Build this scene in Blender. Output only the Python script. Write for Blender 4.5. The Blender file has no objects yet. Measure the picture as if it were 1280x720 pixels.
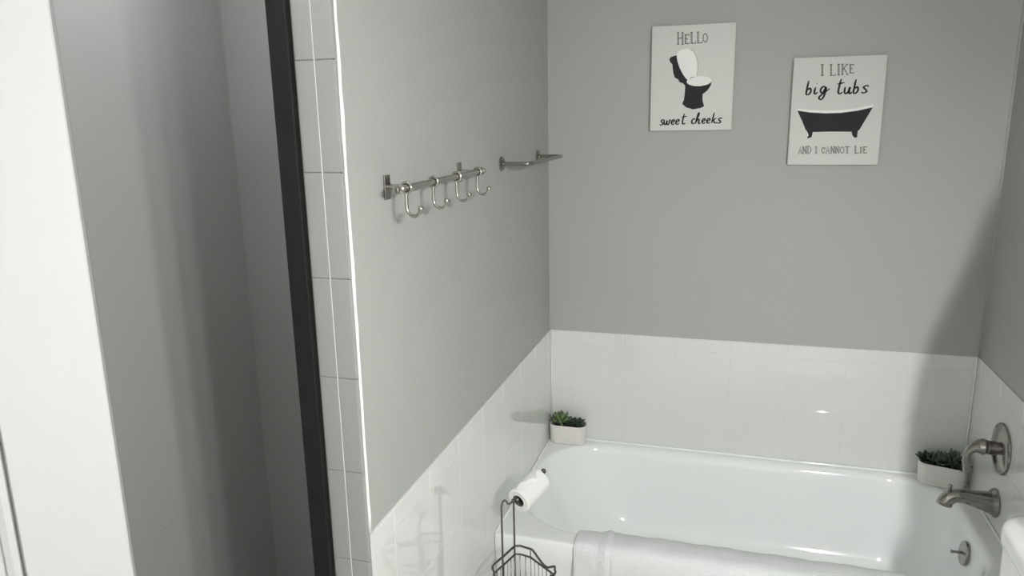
import bpy, bmesh, math, random
from mathutils import Vector, Matrix
random.seed(7)
S = bpy.context.scene
COL = S.collection
PI = math.pi

# ------------------------------------------------------------------ camera, world, exposure
RIM = 0.41
W = 1.524
yaw, pitch, roll, F = 0.29361923, 0.2246369, -0.0186277, 928.781
fw = Vector((-math.sin(yaw) * math.cos(pitch), math.cos(yaw) * math.cos(pitch), -math.sin(pitch)))
rt = Vector((math.cos(yaw), math.sin(yaw), 0))
up = rt.cross(fw)
rt, up = math.cos(roll) * rt + math.sin(roll) * up, -math.sin(roll) * rt + math.cos(roll) * up
cd = bpy.data.cameras.new('camera')
cam = bpy.data.objects.new('camera', cd)
COL.objects.link(cam)
m = Matrix((rt, up, -fw)).transposed().to_4x4()
m.translation = Vector((0.69017, -2.813876, 1.29552 + RIM))
cam.matrix_world = m
cd.sensor_width = 36
cd.lens = F * 36 / 1280
cd.clip_start = 0.02
S.camera = cam
S.view_settings.view_transform = 'Standard'
S.view_settings.look = 'None'
S.view_settings.gamma = 1
S.view_settings.exposure = 0.0
S.cycles.use_denoising = True
S.cycles.max_bounces = 10
S.cycles.diffuse_bounces = 6
S.cycles.glossy_bounces = 4
S.cycles.caustics_reflective = False
S.cycles.caustics_refractive = False
S.cycles.sample_clamp_indirect = 4
world = bpy.data.worlds.new('world')
S.world = world
world.use_nodes = True
world.node_tree.nodes['Background'].inputs[0].default_value = (0.8, 0.85, 0.9, 1)
world.node_tree.nodes['Background'].inputs[1].default_value = 0.05
BULB_POWER = 1040.0      # emission of the vanity bulbs
SHOWER_FILL_POWER = 100.0    # emission of the added fill light in the shower
CEIL_FILL_POWER = 12.0       # emission of the added fill light on the ceiling


# ------------------------------------------------------------------ materials
def mat(name, col, rough=0.5, metal=0.0, noise=0.0, nscale=8, bump=0.0, bscale=200, coat=0.0, spec=0.5, emit=None):
    mt = bpy.data.materials.new(name)
    mt.use_nodes = True
    nt = mt.node_tree
    b = nt.nodes['Principled BSDF']
    b.inputs['Base Color'].default_value = (*col, 1)
    b.inputs['Roughness'].default_value = rough
    b.inputs['Metallic'].default_value = metal
    b.inputs['Specular IOR Level'].default_value = spec
    if coat:
        b.inputs['Coat Weight'].default_value = coat
        b.inputs['Coat Roughness'].default_value = 0.04
    tc = nt.nodes.new('ShaderNodeTexCoord')
    if noise:
        n = nt.nodes.new('ShaderNodeTexNoise')
        n.inputs['Scale'].default_value = nscale
        n.inputs['Detail'].default_value = 4
        nt.links.new(tc.outputs['Object'], n.inputs['Vector'])
        r = nt.nodes.new('ShaderNodeMapRange')
        r.inputs[3].default_value = 1 - noise
        r.inputs[4].default_value = 1 + noise
        nt.links.new(n.outputs[0], r.inputs[0])
        mx = nt.nodes.new('ShaderNodeVectorMath')
        mx.operation = 'SCALE'
        mx.inputs[0].default_value = col
        nt.links.new(r.outputs[0], mx.inputs['Scale'])
        nt.links.new(mx.outputs[0], b.inputs['Base Color'])
    if bump:
        n = nt.nodes.new('ShaderNodeTexNoise')
        n.inputs['Scale'].default_value = bscale
        n.inputs['Detail'].default_value = 3
        nt.links.new(tc.outputs['Object'], n.inputs['Vector'])
        bp = nt.nodes.new('ShaderNodeBump')
        bp.inputs['Strength'].default_value = bump
        bp.inputs['Distance'].default_value = 0.002
        nt.links.new(n.outputs[0], bp.inputs['Height'])
        nt.links.new(bp.outputs[0], b.inputs['Normal'])
    if emit:
        b.inputs['Emission Color'].default_value = (*emit[:3], 1)
        b.inputs['Emission Strength'].default_value = emit[3]
    return mt


M_PAINT = mat('grey_wall_paint', (0.410, 0.422, 0.400), 0.55, noise=0.02, nscale=3, bump=0.08, bscale=350, spec=0.3)
M_CEIL = mat('ceiling_paint', (0.85, 0.85, 0.84), 0.8)
M_FLOOR = mat('floor_stone', (0.55, 0.53, 0.50), 0.4, noise=0.12, nscale=5)
M_TILE = mat('white_tile_glaze', (0.72, 0.735, 0.715), 0.03, noise=0.01, nscale=2, spec=0.8)
M_STRIPG = mat('dark_grout', (0.17, 0.17, 0.16), 0.9)
M_STRIP = mat('grey_strip_tile', (0.305, 0.31, 0.30), 0.16)
M_GROUT = mat('white_grout', (0.715, 0.725, 0.705), 0.8)
M_CAULK = mat('white_caulk', (0.82, 0.82, 0.80), 0.6)
M_SHOWER = mat('shower_panel', (0.46, 0.468, 0.455), 0.36, noise=0.02, nscale=3)
M_TUB = mat('tub_enamel', (0.86, 0.88, 0.88), 0.08, bump=0.006, bscale=5)
M_CERAM = mat('toilet_ceramic', (0.93, 0.94, 0.94), 0.12)
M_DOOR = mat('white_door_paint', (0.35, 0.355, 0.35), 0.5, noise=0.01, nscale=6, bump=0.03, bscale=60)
M_BLACK = mat('black_metal', (0.010, 0.010, 0.0095), 0.6, noise=0.25, nscale=40, spec=0.25)
M_NICKEL = mat('brushed_nickel', (0.50, 0.485, 0.46), 0.2, 1.0, noise=0.06, nscale=60)
M_NICKEL_D = mat('aged_nickel', (0.31, 0.295, 0.275), 0.2, 1.0, noise=0.08, nscale=60)
M_WIRE = mat('dark_wire', (0.17, 0.16, 0.15), 0.3, 1.0)
M_CORE = mat('card_core', (0.13, 0.12, 0.11), 0.8)
M_PAPER = mat('tissue_paper', (0.86, 0.86, 0.85), 0.9, bump=0.2, bscale=180)
M_TOWEL = mat('white_terry', (0.71, 0.725, 0.735), 0.95, noise=0.05, nscale=90, bump=1.0, bscale=170, spec=0.1)
M_POT = mat('white_pot', (0.74, 0.71, 0.685), 0.5, noise=0.02, nscale=20)
M_SOIL = mat('dark_soil', (0.02, 0.018, 0.014), 0.95, noise=0.4, nscale=120)
M_LEAF_A = mat('leaf_sage', (0.15, 0.215, 0.095), 0.5, noise=0.25, nscale=40)
M_LEAF_B = mat('leaf_dark', (0.045, 0.068, 0.045), 0.5, noise=0.3, nscale=40)
M_LEAF_C = mat('leaf_blue_green', (0.085, 0.125, 0.095), 0.5, noise=0.3, nscale=40)
M_CANVAS = mat('canvas_white', (0.70, 0.705, 0.68), 0.8, noise=0.02, nscale=30, bump=0.25, bscale=500)
M_INK = mat('black_ink', (0.014, 0.012, 0.016), 0.75)
M_GREYINK = mat('grey_ink', (0.17, 0.165, 0.15), 0.8, noise=0.35, nscale=300)
M_WHITEINK = mat('white_ink', (0.92, 0.92, 0.90), 0.7)
M_BULB = mat('lit_bulb', (1, 1, 1), 0.4, emit=(1.0, 0.998, 0.978, BULB_POWER))
M_CFILL = mat('ceiling_fill_glow', (1, 1, 1), 0.4, emit=(1.0, 0.985, 0.955, CEIL_FILL_POWER))
M_SFILL = mat('shower_fill_glow', (1, 1, 1), 0.4, emit=(0.96, 0.98, 1.0, SHOWER_FILL_POWER))
M_SHADETOWEL = mat('shade_towel_cloth', (0.30, 0.31, 0.31), 0.95, bump=0.8, bscale=250, spec=0.1)


# ------------------------------------------------------------------ helpers
def obj(name, bm, mt, parent=None, smooth=False, angle=None):
    me = bpy.data.meshes.new(name)
    bmesh.ops.recalc_face_normals(bm, faces=bm.faces)
    bm.to_mesh(me)
    bm.free()
    me.materials.append(mt)
    if smooth:
        me.polygons.foreach_set('use_smooth', [True] * len(me.polygons))
        if angle:
            me.set_sharp_from_angle(angle=math.radians(angle))
    o = bpy.data.objects.new(name, me)
    COL.objects.link(o)
    if parent:
        o.parent = parent
    return o


def tag(o, label=None, cat=None, group=None, kind=None):
    if label:
        o['label'] = label
    if cat:
        o['category'] = cat
    if group:
        o['group'] = group
    if kind:
        o['kind'] = kind
    return o


def thing(name, label, cat, loc=(0, 0, 0), rotz=0.0, group=None):
    o = bpy.data.objects.new(name, None)
    o.empty_display_size = 0.02
    COL.objects.link(o)
    o.location = loc
    o.rotation_euler = (0, 0, rotz)
    return tag(o, label, cat, group)


def box(bm, x0, x1, y0, y1, z0, z1, bev=0.0, seg=2, mtx=None):
    g = bmesh.ops.create_cube(bm, size=1)
    vs = g['verts']
    for v in vs:
        v.co = Vector(((x0 + x1) / 2 + v.co.x * (x1 - x0), (y0 + y1) / 2 + v.co.y * (y1 - y0), (z0 + z1) / 2 + v.co.z * (z1 - z0)))
    if bev:
        es = list({e for v in vs for e in v.link_edges})
        r = bmesh.ops.bevel(bm, geom=es, offset=bev, segments=seg, profile=0.5, affect='EDGES')
        vs = list({v for f in r['faces'] for v in f.verts} | {v for v in vs if v.is_valid})
    if mtx:
        bmesh.ops.transform(bm, matrix=mtx, verts=vs)
    return bm


def boxm(*a, **k):
    return box(bmesh.new(), *a, **k)


def smooth_path(pts, n=6, closed=False):
    P = [Vector(p) for p in pts]
    out = []
    L = len(P)
    rng = L if closed else L - 1
    for i in range(rng):
        if closed:
            a, b, c, d = P[(i - 1) % L], P[i], P[(i + 1) % L], P[(i + 2) % L]
        else:
            b, c = P[i], P[i + 1]
            a = P[i - 1] if i else b * 2 - c
            d = P[i + 2] if i + 2 < L else c * 2 - b
        for k in range(n):
            t = k / n
            out.append(0.5 * ((2 * b) + (c - a) * t + (2 * a - 5 * b + 4 * c - d) * t * t + (3 * b - a - 3 * c + d) * t ** 3))
    if not closed:
        out.append(P[-1])
    return out


def tube(bm, pts, rad, n=10, closed=False, cap=True, flat=None):
    """tube along pts; rad = number or list; flat = (sx, sy) scale of the section"""
    P = [Vector(p) for p in pts]
    L = len(P)
    R = rad if isinstance(rad, (list, tuple)) else [rad] * L
    rings = []
    ref = None
    for i in range(L):
        if closed:
            t = (P[(i + 1) % L] - P[i - 1]).normalized()
        else:
            t = (P[min(i + 1, L - 1)] - P[max(i - 1, 0)]).normalized()
        if ref is None:
            ref = Vector((0, 0, 1)) if abs(t.z) < 0.9 else Vector((1, 0, 0))
        u = ref - t * ref.dot(t)
        if u.length < 1e-5:
            u = t.orthogonal()
        u.normalize()
        ref = u
        v = t.cross(u)
        sx, sy = flat or (1, 1)
        rings.append([bm.verts.new(P[i] + R[i] * (sx * math.cos(2 * PI * k / n) * u + sy * math.sin(2 * PI * k / n) * v)) for k in range(n)])
    for i in range(L if closed else L - 1):
        a, b = rings[i], rings[(i + 1) % L]
        for k in range(n):
            bm.faces.new((a[k], a[(k + 1) % n], b[(k + 1) % n], b[k]))
    if cap and not closed:
        bm.faces.new(rings[0][::-1])
        bm.faces.new(rings[-1])
    return bm


def lathe(bm, prof, origin, axis, n=32):
    """prof = [(distance along axis, radius)...]"""
    ax = Vector(axis).normalized()
    u = ax.orthogonal().normalized()
    v = ax.cross(u)
    o = Vector(origin)
    rings = []
    for h, r in prof:
        if r < 1e-6:
            rings.append([bm.verts.new(o + ax * h)])
        else:
            rings.append([bm.verts.new(o + ax * h + r * (math.cos(2 * PI * k / n) * u + math.sin(2 * PI * k / n) * v)) for k in range(n)])
    for a, b in zip(rings, rings[1:]):
        for k in range(n):
            k2 = (k + 1) % n
            if len(a) == 1 and len(b) == 1:
                continue
            if len(a) == 1:
                bm.faces.new((a[0], b[k], b[k2]))
            elif len(b) == 1:
                bm.faces.new((a[k], a[k2], b[0]))
            else:
                bm.faces.new((a[k], a[k2], b[k2], b[k]))
    if len(rings[0]) > 1:
        bm.faces.new(rings[0][::-1])
    if len(rings[-1]) > 1:
        bm.faces.new(rings[-1])
    return bm


def ball(bm, c, r, n=12):
    bmesh.ops.create_uvsphere(bm, u_segments=n, v_segments=max(6, n // 2 + 2), radius=r, matrix=Matrix.Translation(Vector(c)))
    return bm


def rrect(x0, x1, y0, y1, r, z, nc=12, ns=10):
    """closed outline with rounded corners; r = number or 4 radii (x0y0, x1y0, x1y1, x0y1)"""
    rr = r if isinstance(r, (list, tuple)) else [r] * 4
    cs = [(x0 + rr[0], y0 + rr[0], PI, rr[0]), (x1 - rr[1], y0 + rr[1], 1.5 * PI, rr[1]), (x1 - rr[2], y1 - rr[2], 0, rr[2]), (x0 + rr[3], y1 - rr[3], 0.5 * PI, rr[3])]
    out = []
    for i, (cx, cy, a, q) in enumerate(cs):
        arc = [Vector((cx + q * math.cos(a + PI / 2 * k / nc), cy + q * math.sin(a + PI / 2 * k / nc), z)) for k in range(nc + 1)]
        out += arc
        nx, ny, na, nq = cs[(i + 1) % 4]
        nxt = Vector((nx + nq * math.cos(na), ny + nq * math.sin(na), z))
        for k in range(1, ns):
            out.append(arc[-1].lerp(nxt, k / ns))
    return out


def loft(bm, rings, cap0=False, cap1=False):
    R = [[bm.verts.new(p) for p in r] for r in rings]
    n = len(R[0])
    for a, b in zip(R, R[1:]):
        for k in range(n):
            bm.faces.new((a[k], a[(k + 1) % n], b[(k + 1) % n], b[k]))
    if cap0:
        bm.faces.new(R[0][::-1])
    if cap1:
        bm.faces.new(R[-1])
    return bm


def struct(name, bm, mt, parent=None, **k):
    o = obj(name, bm, mt, parent, **k)
    if not parent:
        o['kind'] = 'structure'
    return o


def copy_tree(o, parent=None):
    c = o.copy()
    COL.objects.link(c)
    c.parent = parent
    for ch in list(o.children):
        copy_tree(ch, c)
    return c


# ------------------------------------------------------------------ the setting
TT = 0.006            # tile thickness
TOP = 0.869           # top of the surround
ROW = 0.8172          # underside of the bullnose row
ST = 0.1992           # tile pitch (height)
D = 1.592             # near end of the partition
YF = -3.75            # wall behind the camera
ZC = 2.44
floor = struct('floor', boxm(-1.25, 1.65, YF - 0.1, 0.12, -0.1, 0), M_FLOOR)
struct('ceiling', boxm(-1.25, 1.65, YF - 0.1, 0.12, ZC, ZC + 0.1), M_CEIL)
wall_back = struct('wall_back', boxm(-0.081, W + 0.12, TT, 0.12, 0, ZC), M_PAINT)
wall_left = struct('wall_left', boxm(-0.081, -TT, -D + 0.012, TT, 0, ZC), M_PAINT)
wall_right = struct('wall_right', boxm(W + TT, W + 0.12, YF, TT, 0, ZC), M_PAINT)
wall_front = struct('wall_front', boxm(-0.72, W + 0.12, YF - 0.1, YF, 0, ZC), M_CEIL)
struct('wall_hall', boxm(-0.74, -0.64, YF, -1.68, 0, ZC), M_CEIL)
struct('wall_shower_front', boxm(-1.02, -0.66, -1.68, -1.58, 0, ZC), M_PAINT)
wall_ss = struct('wall_shower_left', boxm(-1.02, -0.898, -1.58, -0.58, 0, ZC), M_GROUT)
wall_sb = struct('wall_shower_back', boxm(-0.898, -0.081, -0.695, -0.58, 0, ZC), M_GROUT)
# grey panels that line the shower; one joint low on each wall
for z0, z1 in ((0.0, 0.5338), (0.5342, ZC)):
    obj('panel', boxm(-0.898, -0.893, -1.578, -0.696, z0, z1, bev=0.0007, seg=1), M_SHOWER, wall_ss)
for z0, z1 in ((0.0, 0.3348), (0.3352, ZC)):
    obj('panel', boxm(-0.892, -0.082, -0.70, -0.695, z0, z1, bev=0.0005, seg=1), M_SHOWER, wall_sb)
obj('corner_bead', tube(bmesh.new(), [(-0.892, -0.701, 0.0), (-0.892, -0.701, ZC)], 0.003, 8), M_PAINT, wall_sb)

obj('shower_pan', boxm(-0.892, -0.082, -1.56, -0.702, 0.0, 0.04, bev=0.01), M_SHOWER, floor)

GAP = 0.0007
tile_cache = {}


def tile_mesh(w, h, t, bev, mt):
    key = (round(w, 4), round(h, 4), t, bev, mt.name)
    if key not in tile_cache:
        bm = boxm(-w / 2, w / 2, -t, 0, -h / 2, h / 2)
        # soften only the glazed front edges
        es = [e for e in bm.edges if all(v.co.y < -t + 1e-6 for v in e.verts)]
        bmesh.ops.bevel(bm, geom=es, offset=bev, segments=2, profile=0.5, affect='EDGES')
        bmesh.ops.recalc_face_normals(bm, faces=bm.faces)
        me = bpy.data.meshes.new('tile')
        bm.to_mesh(me)
        bm.free()
        me.materials.append(mt)
        tile_cache[key] = me
    return tile_cache[key]


def put_tile(parent, c, w, h, facing, t=TT, bev=0.0009, name='tile', mt=None):
    """tile whose back sits on the wall; c = centre of its back; facing = rotation about z (0 faces -y)"""
    o = bpy.data.objects.new(name, tile_mesh(w, h, t, bev, mt or M_TILE))
    COL.objects.link(o)
    o.parent = parent
    o.location = c
    o.rotation_euler = (0, 0, facing)
    return o


zr = [(ROW, TOP)]
z = ROW
while z > 0.02:
    zr.append((max(z - ST, 0.0), z))
    z -= ST


def spans(a, b, joint, pitch):
    """tile runs between a and b with joints at joint + k*pitch"""
    k0 = math.ceil((a - joint) / pitch)
    xs = [a]
    x = joint + k0 * pitch
    while x < b - 0.004:
        if x > a + 0.004:
            xs.append(x)
        x += pitch
    xs.append(b)
    return list(zip(xs, xs[1:]))


for i, (z0, z1) in enumerate(zr):
    if z1 < 0.02:
        continue
    bullnose = i == 0
    for x0, x1 in spans(0.0, W, 1.108, 0.2032):
        if z1 > RIM + 0.01:
            zz = max(z0, RIM)
            put_tile(wall_back, ((x0 + x1) / 2, TT, (zz + z1) / 2), x1 - x0 - GAP, z1 - zz - GAP, 0, bev=0.0035 if bullnose else 0.0009, name='bullnose_tile' if bullnose else 'tile')
    for y0, y1 in spans(-D + 0.0125, 0.0, -0.450, 0.2032):
        zz = z0
        if y0 > -0.75:
            if z1 < RIM + 0.01:
                continue
            zz = max(z0, RIM)
        put_tile(wall_left, (-TT, (y0 + y1) / 2, (zz + z1) / 2), y1 - y0 - GAP, z1 - zz - GAP, PI / 2, bev=0.0035 if bullnose else 0.0009, name='bullnose_tile' if bullnose else 'tile')
    for y0, y1 in spans(-0.80, 0.0, -0.45, 0.2032):
        zz = z0
        if y0 > -0.75:
            if z1 < RIM + 0.01:
                continue
            zz = max(z0, RIM)
        put_tile(wall_right, (W + TT, (y0 + y1) / 2, (zz + z1) / 2), y1 - y0 - GAP, z1 - zz - GAP, -PI / 2, bev=0.0035 if bullnose else 0.0009, name='bullnose_tile' if bullnose else 'tile')
# grout bed behind the joints, just below the glaze
obj('grout', boxm(0.0, W, TT - 0.0052, TT, RIM, TOP - 0.001), M_GROUT, wall_back)
obj('grout', boxm(-TT, -TT + 0.0052, -D + 0.013, -0.001, RIM, TOP - 0.001), M_GROUT, wall_left)
obj('grout', boxm(-TT, -TT + 0.0052, -D + 0.013, -0.79, 0, RIM), M_GROUT, wall_left)
obj('grout', boxm(W + TT - 0.0052, W + TT, -0.799, -0.001, RIM, TOP - 0.001), M_GROUT, wall_right)
obj('grout', boxm(-0.0805, -0.004, -D + 0.0016, -D + 0.0122, 0, ZC), M_STRIPG, wall_left)
obj('grout', boxm(-0.0402, -0.0391, -D + 0.0002, -D + 0.0122, 0, ZC), M_CAULK, wall_left)
# two columns of narrow tiles up the end of the partition, their joints in line with the bullnose row
k = -5
while ROW + ST * k < ZC - 0.01:
    z0, z1 = max(0, ROW + ST * k), min(ZC, ROW + ST * (k + 1))
    if z1 > 0.02:
        put_tile(wall_left, (-0.0595, -D + 0.012, (z0 + z1) / 2), 0.0385 - GAP, z1 - z0 - 0.0014, 0, t=0.012, bev=0.0013, mt=M_STRIP)
        put_tile(wall_left, (-0.0188, -D + 0.012, (z0 + z1) / 2), 0.0415 - GAP, z1 - z0 - 0.0014, 0, t=0.012, bev=0.0015, name='bullnose_tile', mt=M_STRIP)
    k += 1
# beads of caulk and paint in the alcove corners
for x, sx in ((0.0035, 1), (W - 0.0035, -1)):
    obj('corner_caulk', tube(bmesh.new(), [(x, -0.0035, RIM + 0.02), (x, -0.0035, TOP)], 0.0034, 8), M_CAULK, wall_back, smooth=True)
obj('paint_bead', tube(bmesh.new(), [(W + TT - 0.0005, TT - 0.0005, TOP + 0.001), (W + TT - 0.0005, TT - 0.0005, ZC)], 0.0055, 8), M_PAINT, wall_back, smooth=True)
# uneven white caulk along the edge between the strip and the painted wall
bm = bmesh.new()
pts = []
zz = 0.0
while zz < ZC:
    pts.append((0.0015 + random.uniform(-0.0006, 0.0009), -D + 0.0125 + random.uniform(-0.0005, 0.0012), zz))
    zz += 0.04
pts = [p for p in pts if p[2] > TOP]
tube(bm, pts, [0.0040 + random.uniform(-0.0005, 0.0012) for _ in pts], 6)
obj('caulk_line', bm, M_CAULK, wall_left, smooth=True)

# ------------------------------------------------------------------ panelled door, standing open at the left
E0 = Vector((0.083, -2.246, 0))            # free edge
E1 = E0 + 0.83 * Vector((-math.cos(math.radians(42)), -math.sin(math.radians(42)), 0))           # hinge side
dv = (E1 - E0)
DW = dv.length
door = bpy.data.objects.new('door_1', None)
COL.objects.link(door)
door['kind'] = 'structure'
door.location = E0
door.rotation_euler = (0, 0, math.atan2(dv.y, dv.x))     # local +x runs to the hinge, local +y faces the camera side or away
DT = 0.035
ST_W = 0.0955
for a, b in ((0, ST_W), (DW - ST_W, DW)):
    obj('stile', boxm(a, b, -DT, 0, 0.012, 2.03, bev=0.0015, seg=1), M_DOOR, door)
for a, b in ((0.012, 0.22), (0.90, 1.03), (1.90, 2.03)):
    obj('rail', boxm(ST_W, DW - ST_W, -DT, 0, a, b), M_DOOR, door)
for a, b in ((0.22, 0.90), (1.03, 1.90)):
    bm = bmesh.new()
    u0, u1 = ST_W, DW - ST_W
    rings = []
    for ins, dep in ((0.0, -0.0005), (0.0004, -0.008), (0.0026, -0.008), (0.0040, -0.0035), (0.0095, -0.0022), (0.0160, -0.0045), (0.0172, -0.009), (0.0195, -0.009), (0.05, -0.004), (0.055, -0.004)):
        rings.append([Vector((u0 + ins, dep, a + ins)), Vector((u1 - ins, dep, a + ins)), Vector((u1 - ins, dep, b - ins)), Vector((u0 + ins, dep, b - ins))])
    loft(bm, rings, cap1=True)
    rings = [[Vector((p.x, -DT - p.y, p.z)) for p in r] for r in rings]
    loft(bm, rings, cap1=True)
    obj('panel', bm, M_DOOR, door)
bm = bmesh.new()
for sd in (1, -1):
    lathe(bm, [(0.0175, 0.03), (0.022, 0.03), (0.024, 0.012), (0.05, 0.012), (0.055, 0.024), (0.075, 0.028), (0.085, 0.02), (0.088, 0)], (0.06, -DT / 2, 0.95), (0, sd, 0), 20)
obj('door_knob', bm, M_NICKEL, door, smooth=True, angle=40)

# ------------------------------------------------------------------ black shower frame
sf = thing('shower_door_frame', 'black metal frame around the shower opening beside the narrow white tile strip', 'shower frame', (-0.38, -D, 0))
px0 = 0.38
obj('post', boxm(-0.1225 + px0, -0.0825 + px0, -0.012, 0.018, 0.0, 2.06, bev=0.002), M_BLACK, sf)
obj('post', boxm(-0.659 + px0, -0.625 + px0, -0.012, 0.018, 0.0, 2.06, bev=0.002), M_BLACK, sf)
obj('header', boxm(-0.659 + px0, -0.0825 + px0, -0.012, 0.018, 2.06, 2.10, bev=0.002), M_BLACK, sf)
obj('sill', boxm(-0.625 + px0, -0.1225 + px0, -0.010, 0.016, 0.0, 0.03, bev=0.002), M_BLACK, sf)

# ------------------------------------------------------------------ bathtub
tub = thing('bathtub', 'white enamelled alcove bathtub between the tiled walls', 'bathtub', (W / 2, -0.39, 0))
off = Vector((W / 2, -0.39, 0))
TD = 0.780


def tub_ring(x0, x1, y0, y1, r, z):
    return [p - off for p in rrect(x0, x1, y0, y1, r, z)]


OX0, OX1, OY0, OY1 = 0.027, 1.462, -0.704, -0.040      # the opening
BX0, BX1, BY0, BY1 = 0.30, 1.385, -0.600, -0.150       # the bottom
OR = [0.235, 0.20, 0.20, 0.235]
rings = []
e = 0.0008
for ins, z in ((0.010, 0.0), (0.010, 0.03), (0.012, 0.05), (0.010, 0.300), (0.004, 0.330), (0.001, 0.350), (0.0, 0.400), (0.0012, 0.4050), (0.0045, 0.4086), (0.009, RIM), (0.016, RIM)):
    rings.append(tub_ring(e, W - e, -TD + ins, -e, 0.004, z))
for o_, z in ((0.016, RIM), (0.008, 0.4090), (0.002, 0.4055), (-0.004, 0.399), (-0.009, 0.389), (-0.0125, 0.375)):
    rings.append(tub_ring(OX0 - o_ * 0.9, OX1 + o_, OY0 - o_, min(OY1 + o_, -0.012), [q + o_ for q in OR], z))
for s in (0.12, 0.25, 0.4, 0.55, 0.7, 0.82, 0.91, 0.97, 1.0):
    # walls lean in, the foot end (left) slopes most; rounded into the floor
    zz = 0.375 - (0.375 - 0.085) * math.sin(min(1, s * 1.02) * PI / 2) ** 1.0 if s > 0.7 else 0.375 - 0.36 * s * 0.99 * 0.83
    hz = {0.12: 0.335, 0.25: 0.29, 0.4: 0.237, 0.55: 0.185, 0.7: 0.137, 0.82: 0.108, 0.91: 0.094, 0.97: 0.087, 1.0: 0.084}[s]
    q = {0.12: 0.07, 0.25: 0.16, 0.4: 0.27, 0.55: 0.39, 0.7: 0.53, 0.82: 0.67, 0.91: 0.80, 0.97: 0.91, 1.0: 1.0}[s]
    L = lambda a, b: a + (b - a) * q
    rings.append(tub_ring(L(OX0 + 0.0125, BX0), L(OX1 - 0.0125, BX1), L(OY0 + 0.0125, BY0), L(OY1 - 0.0125, BY1), [L(t - 0.0125, 0.15) for t in OR], hz))
bm = bmesh.new()
loft(bm, rings)
last = rings[-1]
cen = sum(last, Vector()) / len(last)
n = len(last)
ring2 = [cen.lerp(p, 0.5) + Vector((0, 0, -0.003)) for p in last]
loft(bm, [last, ring2], cap1=True)
bmesh.ops.remove_doubles(bm, verts=bm.verts, dist=1e-6)
tubo = obj('basin', bm, M_TUB, tub, smooth=True, angle=50)
# bead of caulk where the deck meets the tiles
bm = bmesh.new()
tube(bm, [Vector(p) - off for p in ((0.0038, -TD + 0.012, RIM + 0.0005), (0.0038, -0.0055, RIM + 0.0005))], 0.0042, 8)
tube(bm, [Vector(p) - off for p in ((0.0055, -0.0062, RIM + 0.0005), (W - 0.0055, -0.0062, RIM + 0.0005))], 0.0060, 10)
tube(bm, [Vector(p) - off for p in ((W - 0.0038, -0.0055, RIM + 0.0005), (W - 0.0038, -TD + 0.012, RIM + 0.0005))], 0.0042, 8)
obj('caulk_bead', bm, M_TUB, tub, smooth=True, angle=60)
# overflow plate with its trip lever, on the drain end
axis = Vector((-1, 0, 0.13)).normalized()
oc = Vector((1.4405, -0.388, 0.334)) - off
ov = obj('overflow_plate', lathe(bmesh.new(), [(-0.006, 0.037), (0.003, 0.039), (0.0065, 0.0375), (0.0085, 0.031), (0.0095, 0.012), (0.0095, 0)], oc, axis, 36), M_NICKEL_D, tub, smooth=True, angle=40)
bm = bmesh.new()
tube(bm, smooth_path([oc + axis * 0.005, oc + axis * 0.016 + Vector((0, 0, -0.001)), oc + axis * 0.028 + Vector((0, 0.0, -0.003)), oc + axis * 0.040 + Vector((0, 0, -0.0045))], 4), [0.0042] * 8 + [0.004] * 2 + [0.0052] * 3, 10)
obj('trip_lever', bm, M_NICKEL_D, ov, smooth=True, angle=50)
obj('drain', lathe(bmesh.new(), [(0, 0.034), (0.0035, 0.033), (0.0045, 0.026), (0.003, 0.02), (0.009, 0.018), (0.011, 0)], Vector((1.30, -0.375, 0.0825)) - off, (0, 0, 1), 28), M_NICKEL_D, tub, smooth=True, angle=40)

# ------------------------------------------------------------------ shower valve with its lever
vy, vz = -0.328, 0.674
vt = thing('shower_valve', 'round brushed nickel shower valve with a drooping lever on the right tiled wall', 'valve', (W, vy, vz))
obj('escutcheon', lathe(bmesh.new(), [(0, 0.081), (0.004, 0.0815), (0.008, 0.079), (0.009, 0.074), (0.0075, 0.071), (0.010, 0.066), (0.016, 0.045), (0.019, 0.026), (0.02, 0.02)], (0, 0, 0), (-1, 0, 0), 48), M_NICKEL_D, vt, smooth=True, angle=35)
obj('sleeve', lathe(bmesh.new(), [(0.015, 0.0225), (0.038, 0.0215), (0.041, 0.0235), (0.044, 0.0215), (0.046, 0.016)], (0, 0, 0), (-1, 0, 0), 28), M_NICKEL_D, vt, smooth=True, angle=40)
bm = bmesh.new()
path = smooth_path([(-0.044, 0, 0), (-0.052, 0, 0.001), (-0.063, 0, 0.0), (-0.078, 0, -0.005), (-0.090, 0, -0.019), (-0.0945, 0, -0.038), (-0.092, 0, -0.060), (-0.0895, 0, -0.082), (-0.089, 0, -0.105), (-0.0895, 0, -0.121), (-0.090, 0, -0.136)], 5)
key = [0.0215, 0.0265, 0.0235, 0.0160, 0.0125, 0.0120, 0.0128, 0.0110, 0.0070, 0.0055, 0.0040]
rad = []
for i in range(len(path)):
    f_ = i / 5
    a = min(int(f_), 9)
    rad.append(key[a] + (key[a + 1] - key[a]) * (f_ - a))
tube(bm, path, rad, 18)
obj('lever_handle', bm, M_NICKEL_D, vt, smooth=True, angle=60)

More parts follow.
